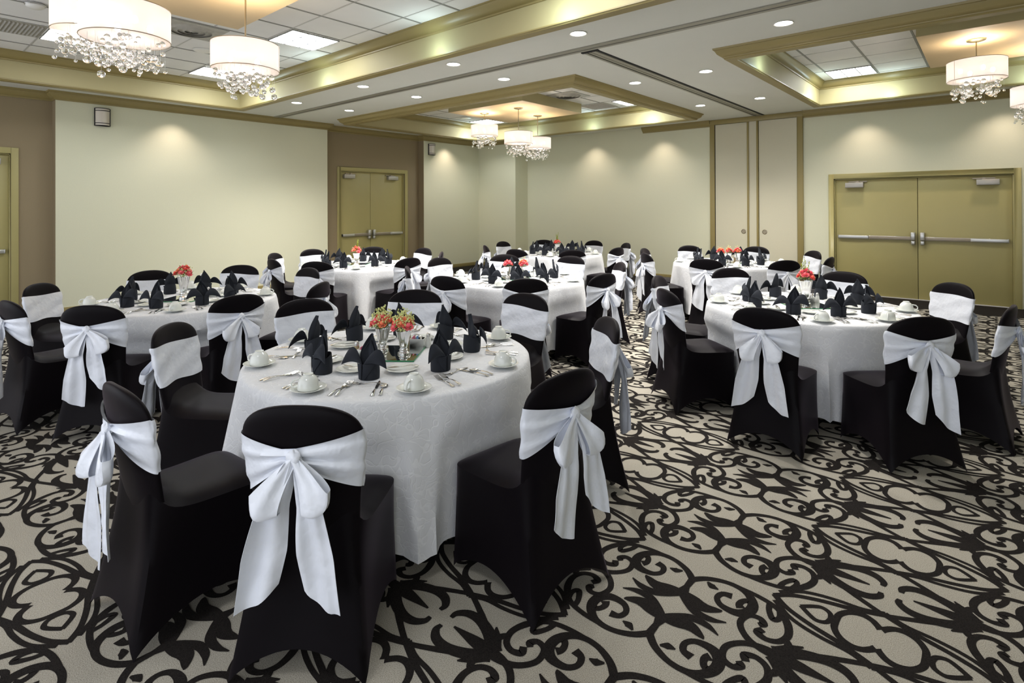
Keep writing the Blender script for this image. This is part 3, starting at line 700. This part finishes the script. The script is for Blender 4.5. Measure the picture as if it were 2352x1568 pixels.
STYLE = {(1,-51):0, (1,-4):1, (1,-87):2, (7,-88):0, (7,-48):3, (2,-45):2, (2,-1):1}
TR, TZ = .78, .762
# --- tablecloth
def cloth_mesh(seats, seed):
    r_ = random.Random(seed); N = 192; rows = []
    sa = [math.radians(a) for a, _ in seats]; sr = [q_ for _, q_ in seats]; ph = [r_.uniform(0, 2*PI) for _ in range(6)]
    def near(t): return min(abs((t-a+PI) % (2*PI)-PI) for a in sa)
    prof = [(.05, TZ), (.3, TZ), (.55, TZ), (.70, TZ), (.755, TZ-.0005), (.772, TZ-.004), (.781, TZ-.013)]
    for r__, z in prof: rows.append([(r__*math.cos(2*PI*i/N), r__*math.sin(2*PI*i/N), z) for i in range(N)])
    for z in np.linspace(TZ-.05, .10, 14):
        d = (TZ-z)/(TZ-.10); row = []
        for i in range(N):
            t = 2*PI*i/N; g = min(1, near(t)/math.radians(24)); g = g*g*(3-2*g)
            f_ = .5+.5*math.sin(16*t+ph[0]+1.2*math.sin(3*t+ph[1])); f2_ = math.sin(27*t+ph[2]+1.5*math.sin(5*t+ph[3]))
            rr = .784+d*(-.012+.085*g+.058*f_*(.25+.75*g)+.012*f2_)
            for a_, r__ in zip(sa, sr):
                dt = (t-a_+PI) % (2*PI)-PI
                if abs(dt) < .6:
                    lim = (r__-.31-.243)/math.cos(dt); lat = abs(lim*math.tan(dt)); k_ = min(1, max(0, (.62-z)/.09))
                    soft = max(0, lat-.26); push = max(0, rr-(lim+soft*1.6)); rr -= push*k_
            row.append((rr*math.cos(t), rr*math.sin(t), z+d**6*.012*math.sin(16*t+ph[0])))
        rows.append(row)
    mb = MB().grid(rows, closed_v=True); mb.f.append(tuple(range(N))); mb.mi.append(0)
    return mb.mesh('tablecloth', M['linen'])
top_me = MB().lathe([(.0001,.725),(.745,.725),(.755,.735),(.755,.752),(.75,.757),(.0001,.757)], 64, caps=False).mesh('tabletop', M['plastic'])
leg_me = MB().tube([(0,0,0),(0,0,.725)], .014, 10).mesh('leg', M['steel'])

# --- tableware
def petal(mb, base, tip, w, cup, n=9, m_=9, droop=0, normal=Vector((0,-1,0)), shape=.6):
    base, tip = Vector(base), Vector(tip); ax = tip-base; sd = ax.cross(normal).normalized(); rows = []
    for i in range(n):
        u = i/(n-1); ww = w*(math.sin(PI*min(1, u*shape+.5*(1-shape)+.0))**.9 if False else (1-u)**.62*(u+.42)**.5*1.05)
        rows.append([tuple(base+ax*u+sd*(ww*v)+normal*(cup*(1-4*v*v)*(1-u*.5)*1.0)+Vector((0,0,-droop*u*u))) for v in np.linspace(-.5, .5, m_)])
    mb.grid(rows)
def napkin_mesh(sd):
    r_ = random.Random(sd); mb = MB(); h = .080; rows = []
    for k in range(8):
        u = k/7; rr = .052-.004*u+.003*math.sin(PI*u)
        rows.append([(rr*math.cos(a), rr*math.sin(a)*.9, h*u+(.018*max(0, math.sin(a))-.004*max(0, -math.sin(a))**4)*u) for a in np.linspace(0, 2*PI, 33)[:-1]])
    mb.grid(rows, closed_v=True)
    for sx in (-1, 1):                       # crossed front flaps, V open at the middle
        rows = []
        for i in range(9):
            u = i/8; row = []
            for j in range(7):
                v = j/6; a = -PI/2+sx*(.05+.10*u+1.15*(1-u)*v); rr = .0555-.002*u+.002*(1-v)
                row.append((rr*math.cos(a), rr*math.sin(a)*.92-.002, max(.002, h*.99*(1-u))))
            rows.append(row)
        mb.grid(rows)
    lean, tw = r_.uniform(-.014, .014), r_.uniform(-.25, .25)
    def leaf(z0, z1, w, y0, y1, cup_, ww):
        rows = []
        for i in range(15):
            u = i/14; wd = w*((.80+.20*u/.38) if u < .38 else max(0, 1-((u-.38)/.62)**1.5)+.004)
            rows.append([(lean*u+wd*v*math.cos(tw), y0+(y1-y0)*u+wd*v*math.sin(tw)-cup_*(4*v*v)*(1-.4*u)+.004*math.sin(9*v+5*u+sd), z0+(z1-z0)*u) for v in np.linspace(-.5, .5, 11)])
        mb.grid(rows)
    leaf(.05, .215, .094, .008, .016, .020, 1); leaf(.05, .185, .075, -.012, .006, .012, 1)
    for sx in (-1, 1):
        dz, dy, ln = r_.uniform(-.012, .02), r_.uniform(-.02, .02), r_.uniform(.116, .142)
        A = Vector((sx*.004, -.050, .078)); B_ = Vector((sx*.074, -.026+dy*.4, .150+dz)); C_ = Vector((sx*ln, -.040+dy, .062+dz)); rows = []
        for i in range(12):
            u = i/11; lo_ = A.lerp(C_, u)+Vector((0, 0, .014*math.sin(PI*u))); t_ = u; up_ = A*(1-t_)**2+(B_*2-(A+C_)*.5)*(2*t_*(1-t_))+C_*t_**2
            rows.append([tuple(lo_.lerp(up_, v)+Vector((0, -.018*math.sin(PI*v)*math.sin(PI*u)**.7, 0))) for v in np.linspace(0, 1, 7)])
        mb.grid(rows)
    return mb.mesh('napkin', M['napkin'], solid=.0022)
nap_me = [napkin_mesh(i) for i in range(5)]
saucer_me = MB().lathe([(.0001,.004),(.022,.004),(.026,0),(.03,.002),(.036,.004),(.060,.011),(.078,.019),(.080,.0205),(.078,.0215),(.058,.015),(.036,.008),(.03,.0075),(.0001,.0075)], 40, caps=False).mesh('saucer', M['china'])
plate_me = MB().lathe([(.0001,.003),(.042,.003),(.046,0),(.05,.002),(.064,.008),(.080,.014),(.083,.0155),(.080,.0165),(.062,.011),(.048,.006),(.0001,.0055)], 44, caps=False).mesh('bread_plate', M['china'])
cup_me = MB().lathe([(.0445,0),(.0470,.001),(.0478,.005),(.0475,.015),(.0452,.031),(.0395,.046),(.031,.057),(.023,.0625),(.0215,.064),(.0220,.069),(.0200,.0695),(.0190,.0665),(.0001,.066)], 40, caps=False).mesh('cup_body', M['china'])
hd = MB().tube([(.046,0,.014),(.062,0,.009),(.073,0,.017),(.073,0,.031),(.061,0,.043),(.038,0,.047)], .0044, 8).mesh('cup_handle', M['china'])
def handle(mb, x0, x1, n=10):
    rows = []
    for i in range(n):
        u = i/(n-1); x = x0+(x1-x0)*u; w = .0028+.0062*u**2.2; z = .006*math.sin(PI*u)**1+.0015
        rows.append([(x,-w,z),(x,-w*.5,z+.0018),(x,w*.5,z+.0018),(x,w,z),(x,w*.5,z-.001),(x,-w*.5,z-.001)])
    mb.grid(rows, closed_v=True); b0 = len(mb.v)-6*n; mb.f.append(tuple(b0+i for i in range(6))); mb.f.append(tuple(b0+6*(n-1)+i for i in range(6))); mb.mi += [0, 0]
def fork_mesh():
    mb = MB(); handle(mb, .0, .105); rows = []
    for (x, w, z) in ((-.0,.0028,.0035),(-.012,.006,.003),(-.024,.0112,.002),(-.034,.0118,.0022)): rows.append([(x,-w,z),(x,-w*.4,z-.001),(x,w*.4,z-.001),(x,w,z)])
    mb.grid(rows)
    for t in (-.0098, -.0033, .0033, .0098): mb.box(-.075, -.033, t-.0013, t+.0013, .0015, .0034)
    for i, v in enumerate(mb.v):
        if v[0] < -.04: mb.v[i] = (v[0], v[1], v[2]+.008*((-v[0]-.04)/.035)**2)
    return mb.mesh('fork', M['silver'], solid=.0008)
def spoon_mesh():
    mb = MB(); handle(mb, .0, .10); rows = []
    for i in range(11):
        u = i/10; x = -.052*u; w = .017*math.sin(PI*min(1, u*.93+.055))**.65+.001
        rows.append([(x, w*s_, .004-.006*(1-s_*s_)*math.sin(PI*u)+.002*math.cos(PI*u)) for s_ in np.linspace(-1, 1, 9)])
    mb.grid(rows); return mb.mesh('spoon', M['silver'], solid=.0009)
def knife_mesh(L_, hl):
    mb = MB(); handle(mb, 0, hl); rows = []
    for i in range(10):
        u = i/9; x = -L_*u; w = (.0045+.006*math.sin(PI*min(1, .15+u*.62)))*(1-u**7)
        rows.append([(x,-w*.55,.0028),(x,w,.0028),(x,w,.0018),(x,-w*.55,.0016)])
    mb.grid(rows, closed_v=True); return mb.mesh('knife', M['silver'])
fork_me, spoon_me, knife_me, bknife_me = fork_mesh(), spoon_mesh(), knife_mesh(.115, .10), knife_mesh(.075, .085)
cup_p = None
def cup(loc, rz, lab):
    global cup_p
    if cup_p is None:
        cup_p = thing('coffee_cup', lab, 'cup', loc, rz, 'upturned coffee cups'); cup_p.data = None
        link('cup_body', cup_me, cup_p); link('cup_handle', hd, cup_p); return cup_p
    return dup(cup_p, loc, rz, lab, 'upturned coffee cups')

# --- centrepiece parts
vase_prof = [(.0001,.004),(.036,.004),(.038,.0),(.040,.006),(.034,.016),(.026,.022),(.024,.030),(.029,.036),(.023,.044),(.022,.055),(.028,.075),(.036,.12),(.045,.17),(.0505,.198),(.051,.200),(.048,.199),(.042,.165),(.032,.115),(.0001,.10)]
vase_me = MB().lathe(vase_prof, 72, flute=lambda a, k: (.05*abs(math.cos(6*a)) if k >= 9 else .10*abs(math.cos(4*a)) if 4 <= k < 9 else 0), caps=False).mesh('flower_vase', M['mercury'])
def rose_mesh(mat, sd):
    r_ = random.Random(sd); mb = MB(); mb.sphere((0,0,.004), .0125, 10, sq=(1,1,1.25))
    for ring, (n, rr, hgt, tilt) in enumerate(((3,.007,.024,.1),(4,.012,.026,.35),(5,.017,.025,.65),(6,.022,.021,1.0))):
        for k in range(n):
            a = 2*PI*k/n+ring*.7+r_.uniform(-.2,.2); wd = 2*PI*rr/n*1.35; rows = []
            for i in range(5):
                u = i/4; row = []
                for v in np.linspace(-.5, .5, 5):
                    aa = a+v*wd/rr*(.55+.45*math.sin(PI*(.25+.6*u))); rad = rr*(.45+.55*u)+tilt*.006*u*u; row.append((rad*math.cos(aa), rad*math.sin(aa), -.012+hgt*u-(.006*tilt*u**3)-.006*(2*v)**2*u))
                rows.append(row)
            mb.grid(rows)
    return mb.mesh('rose', mat, solid=.0006)
rose_me = [rose_mesh(M[k], i) for i, k in enumerate(('roseA','roseB','roseC','roseB'))]
def breath_mesh(sd, n, rad, zz):
    r_ = random.Random(sd); mb = MB()
    for _ in range(n):
        a = r_.uniform(0, 2*PI); q = rad*math.sqrt(r_.random()); z = zz[0]+(zz[1]-zz[0])*r_.random()*(1-.5*(q/rad)**2)
        mb.sphere((q*math.cos(a), q*math.sin(a), z), r_.uniform(.003,.0055), 6)
        if r_.random() < .3: mb.tube([(q*.4*math.cos(a), q*.4*math.sin(a), -.01), (q*math.cos(a), q*math.sin(a), z)], .0007, 3)
    return mb.mesh('filler_blossom', M['breath'], weld=False)
def leaf_cluster(sd, n, rad):
    r_ = random.Random(sd); mb = MB()
    for _ in range(n):
        a = r_.uniform(0, 2*PI); q = r_.uniform(.2, 1)*rad; c = Vector((q*math.cos(a), q*math.sin(a), r_.uniform(-.004,.03))); d = Vector((math.cos(a), math.sin(a), r_.uniform(-.3,.6))).normalized()*r_.uniform(.018,.03); s_ = d.cross(Vector((0,0,1))).normalized()*.007
        mb.add([c, c+d*.5+s_+Vector((0,0,.003)), c+d, c+d*.5-s_+Vector((0,0,.003)), c+d*.5], [(0,4,1),(1,4,2),(2,4,3),(3,4,0)])
    return mb.mesh('foliage', M['leaf'], weld=False)
def sprig_mesh(sd, hgt):
    r_ = random.Random(sd); mb = MB()
    for s_ in range(6):
        a = r_.uniform(0, 6); e = Vector((.03*math.cos(a), .03*math.sin(a), hgt*(1-.11*s_)))
        mb.tube([(0,0,0), tuple(e*.5+Vector((0,0,.01))), tuple(e)], .0012, 4)
        for k in range(26):
            u = .15+.85*k/25; c = e*u; b_ = r_.uniform(0, 6); d = Vector((math.cos(b_), math.sin(b_), .8)).normalized()*.022*(1.15-u*.6); n_ = d.cross(Vector((0,0,1))).normalized()*.0055
            mb.add([c, c+d*.5+n_, c+d, c+d*.5-n_], [(0,1,2,3)])
    return mb.mesh('green_sprig', M['fern'], weld=False)
def bouquet(loc, n_rose, spread, label, sd, breath=0, sprig=0):
    r_ = random.Random(sd); t = thing('flower_arrangement', label, 'flowers', loc, r_.uniform(0, 6), 'coral rose arrangements')
    link('foliage', leaf_cluster(sd, 46, spread*1.0), t)
    for k in range(n_rose):
        a = 2.4*k+r_.uniform(-.2,.2); q = spread*math.sqrt((k+.4)/n_rose); dz = (.068 if spread > .06 else .044)*(1-(q/spread)**2)+.008
        o_ = link('rose', rose_me[r_.randrange(4)], t, (q*math.cos(a), q*math.sin(a), dz+.008)); tl_ = .75*q/spread; o_.rotation_euler = (-tl_*math.sin(a), tl_*math.cos(a), r_.uniform(0, 6)) if False else Euler((0, tl_, a)); s_ = r_.uniform(.85, 1.2); o_.scale = (s_,)*3
    if breath:
        bo = link('filler_blossom', breath_mesh(sd, breath, spread*1.08, (.0, .125)), t); bo['kind'] = 'stuff'
    if sprig: link('green_sprig', sprig_mesh(sd, sprig), t)
    return t
mir_me = MB().box(-.165,.165,-.165,.165,0,.006,0).box(-.160,.160,-.160,.160,.006,.0066,1).mesh('table_mirror', [M['mirrorEdge'], M['mirror']], smooth=False)
def lathe_s(p, mat, n): return MB().lathe(p, 20, caps=False).mesh(n, mat)
shk_body = {k: lathe_s([(.0001,0),(.019,0),(.0195,.004),(.014,.055),(.0125,.062),(.0001,.062)], M[k], 'shaker_body') for k in ('salt', 'pepper')}
shk_cap = lathe_s([(.0128,.060),(.0132,.070),(.0115,.080),(.006,.086),(.0001,.087)], M['steel'], 'shaker_cap')
cad_me = MB().box(-.042,.042,-.028,.028,0,.006).box(-.042,.042,-.028,-.0245,.006,.05).box(-.042,.042,.0245,.028,.006,.05).box(-.042,-.0385,-.0245,.0245,.006,.05).box(.0385,.042,-.0245,.0245,.006,.05).mesh('sugar_caddy', M['china'], smooth=True, bevel=.0012)
pk_me = {k: MB().box(-.0015,.0015,-.021,.021,0,.056).mesh('sweetener_packet', M[k], smooth=False) for k in ('packPink','packBlue','packWhite')}
view = math.radians(-49)          # bearing from the tables towards the photographer
VASES = {1: [(.072,-.03,12,.058,340,0),(-.062,.045,12,.058,340,0)], 2: [(0,0,12,.068,70,.09)], 3: [(0,0,10,.062,50,.20)], 4: [(-.09,.0,9,.046,0,0),(.09,.02,10,.046,80,0)],
         5: [(0,0,9,.056,0,.20)], 6: [(-.125,0,8,.042,40,0),(0,.01,8,.040,60,0),(.125,0,8,.042,40,0)], 7: [(0,0,10,.062,40,.19)]}
CAD = {1: [(-.125,-.085),(.12,.16)], 2: [(.20,.13)], 3: [(-.16,-.02)], 4: [(.16,.17)], 5: [(-.15,-.02)], 6: [(.20,.12)], 7: [(.10,.14)]}
for ti, ((cx, cy), tn, seats) in TAB.items():
    tb = thing('round_table', 'round folding table under the white cloth, '+tn, 'table', (cx, cy, 0), rnd.uniform(0, 1), 'round banquet tables')
    link('tabletop', top_me, tb)
    for k in range(4): link('leg', leg_me, tb, (.5*math.cos(k*PI/2+.4), .5*math.sin(k*PI/2+.4), 0))
    thing('tablecloth', 'white damask cloth on the '+tn, 'tablecloth', (cx, cy, 0), 0, 'white round tablecloths', cloth_mesh(seats, ti))
    srt = sorted(a for a, _ in seats)
    for (a, r_) in seats:
        A = math.radians(a); k0 = srt.index(a); gapP = ((srt[(k0+1) % 8]-a) % 360)/45; gapM = ((a-srt[k0-1]) % 360)/45; px, py = cx+r_*math.cos(A), cy+r_*math.sin(A)      # chair back
        f_ = math.atan2(cy-py, cx-px)+rnd.uniform(-.05, .05); rz = f_-PI/2
        ox, oy = px+.31*math.cos(f_), py+.31*math.sin(f_)
        sw = seat_word(a); stl = STYLE.get((ti, a), rnd.randrange(4))
        take(proto[stl], (ox, oy, 0), rz, 'black chair with white sash, %s of %s' % (sw, tn), 'covered banquet chairs')
        # place setting
        def at(deg, r__, j=.012):
            t_ = A+math.radians(deg*min(1, gapP if deg > 0 else gapM)); return (cx+(r__+rnd.uniform(-j, j))*math.cos(t_), cy+(r__+rnd.uniform(-j, j))*math.sin(t_))
        seat_l = '%s of %s' % (sw, tn); Z0 = TZ+.001
        x, y = at(0, .452, .008); thing('folded_napkin', 'black linen napkin folded upright, '+seat_l, 'napkin', (x, y, Z0), A+PI/2+rnd.uniform(-.45, .45), 'folded black napkins', rnd.choice(nap_me))
        x, y = at(22, .69, .006); thing('saucer', 'white saucer under cup, '+seat_l, 'saucer', (x, y, Z0), 0, 'white saucers', saucer_me)
        cup((x, y, Z0+.0128), A+rnd.uniform(-.9, .5), 'white upturned coffee cup, '+seat_l)
        x, y = at(-25, .352, .003); thing('bread_plate', 'small white bread plate, '+seat_l, 'plate', (x, y, Z0), 0, 'small bread plates', plate_me)
        thing('butter_knife', 'butter knife lying on bread plate, '+seat_l, 'knife', (x, y, Z0+.0175), A+rnd.uniform(.2, 1.5), 'butter knives', bknife_me)
        for q_, (dg, nm) in enumerate(((-10.2, 'outer'), (-7.6, 'inner'))):
            x, y = at(dg, .615, .004); thing('fork', '%s steel fork of the pair, %s' % (nm, seat_l), 'fork', (x, y, Z0+.0045*q_), A+math.radians(-9)+rnd.uniform(-.06, .06)+.05*q_, 'dinner forks', fork_me)
        x, y = at(7.2, .615, .004); thing('dinner_knife', 'steel dinner knife beside the spoon, '+seat_l, 'knife', (x, y, Z0), A+math.radians(8)+rnd.uniform(-.05, .05), 'dinner knives', knife_me)
        x, y = at(10.4, .615, .004); thing('spoon', 'steel teaspoon beside the knife, '+seat_l, 'spoon', (x, y, Z0+.002), A+math.radians(9)+rnd.uniform(-.05, .05), 'teaspoons', spoon_me)
        x, y = at(1, .545, .006); thing('dessert_fork', 'dessert fork lying crosswise before napkin, '+seat_l, 'fork', (x, y, Z0), A+PI/2+rnd.uniform(-.2, .2), 'dessert forks', fork_me)
    cv, sv = math.cos(view+PI/2), math.sin(view+PI/2)     # screen-right and away axes on the table
    loc2 = lambda u_, v_: (cx+u_*cv+v_*-sv, cy+u_*sv+v_*cv)
    Z0 = TZ+.001
    thing('table_mirror', 'square mirror tile under the vases, '+tn, 'mirror', (*loc2(0, 0), Z0), view+PI/2+rnd.uniform(-.1, .1), 'square table mirrors', mir_me)
    for k, (u_, v_, nr, sp, br, spg) in enumerate(VASES[ti]):
        x, y = loc2(u_, v_); which = '' if len(VASES[ti]) == 1 else (('left ', 'right ') if len(VASES[ti]) == 2 else ('left ', 'middle ', 'right '))[k]
        if ti == 1: which = ('front ', 'rear ')[k]
        vo = thing('flower_vase', '%sfluted silver vase on mirror, %s' % (which, tn), 'vase', (x, y, Z0+.0068), 0, 'fluted silver vases', vase_me)
        vk = .66 if ti in (1, 4, 6) else .78 if ti in (3, 5) else 1.0; vo.scale = (min(1, vk+.18), min(1, vk+.18), vk)
        bouquet((x, y, Z0+.0138+.2*vk), nr, sp, '%scoral roses in silver vase, %s' % (which, tn), ti*10+k, br, spg)
    for k, (u_, v_) in enumerate(CAD[ti]):
        w_ = '' if len(CAD[ti]) == 1 else ('front ', 'rear ')[k]
        x, y = loc2(u_, v_); r0 = view+PI/2+rnd.uniform(-.3, .3)
        thing('sugar_caddy', '%swhite sugar packet caddy, %s' % (w_, tn), 'caddy', (x, y, Z0), r0, 'sugar caddies', cad_me)
        for q_, (pk, cn) in enumerate((('packPink','pink'),('packBlue','blue'),('packWhite','white'))):
            dx = -.024+.022*q_; thing('sweetener_packet', '%s sweetener packet in the %ssugar caddy, %s' % (cn, w_, tn), 'packet', (x+dx*math.cos(r0), y+dx*math.sin(r0), Z0+.0065), r0, 'sweetener packets', pk_me[pk])
        for q_, (kd, du, dv) in enumerate((('salt', .066, -.012), ('pepper', -.06, .03))):
            xx, yy = loc2(u_+du, v_+dv)
            s_ = thing(kd+'_shaker', '%s%s shaker with metal cap, %s' % (w_, kd, tn), 'shaker', (xx, yy, Z0), 0, kd+' shakers'); link('shaker_body', shk_body[kd], s_); link('shaker_cap', shk_cap, s_)

# ------------------------------------------------------------------ world and view
w = bpy.data.worlds.new('world'); scn.world = w; w.use_nodes = True
w.node_tree.nodes['Background'].inputs[0].default_value = (.9, .93, 1, 1); w.node_tree.nodes['Background'].inputs[1].default_value = 1.1
vs = scn.view_settings; vs.view_transform = 'Standard'; vs.look = 'None'; vs.gamma = 1; vs.use_curve_mapping = False; vs.exposure = .82
cy_ = scn.cycles; cy_.use_denoising = True; cy_.max_bounces = 9; cy_.diffuse_bounces = 5; cy_.glossy_bounces = 5; cy_.transmission_bounces = 8; cy_.transparent_max_bounces = 12
cy_.sample_clamp_indirect = 6; cy_.caustics_reflective = False; cy_.caustics_refractive = False
bpy.context.view_layer.update()
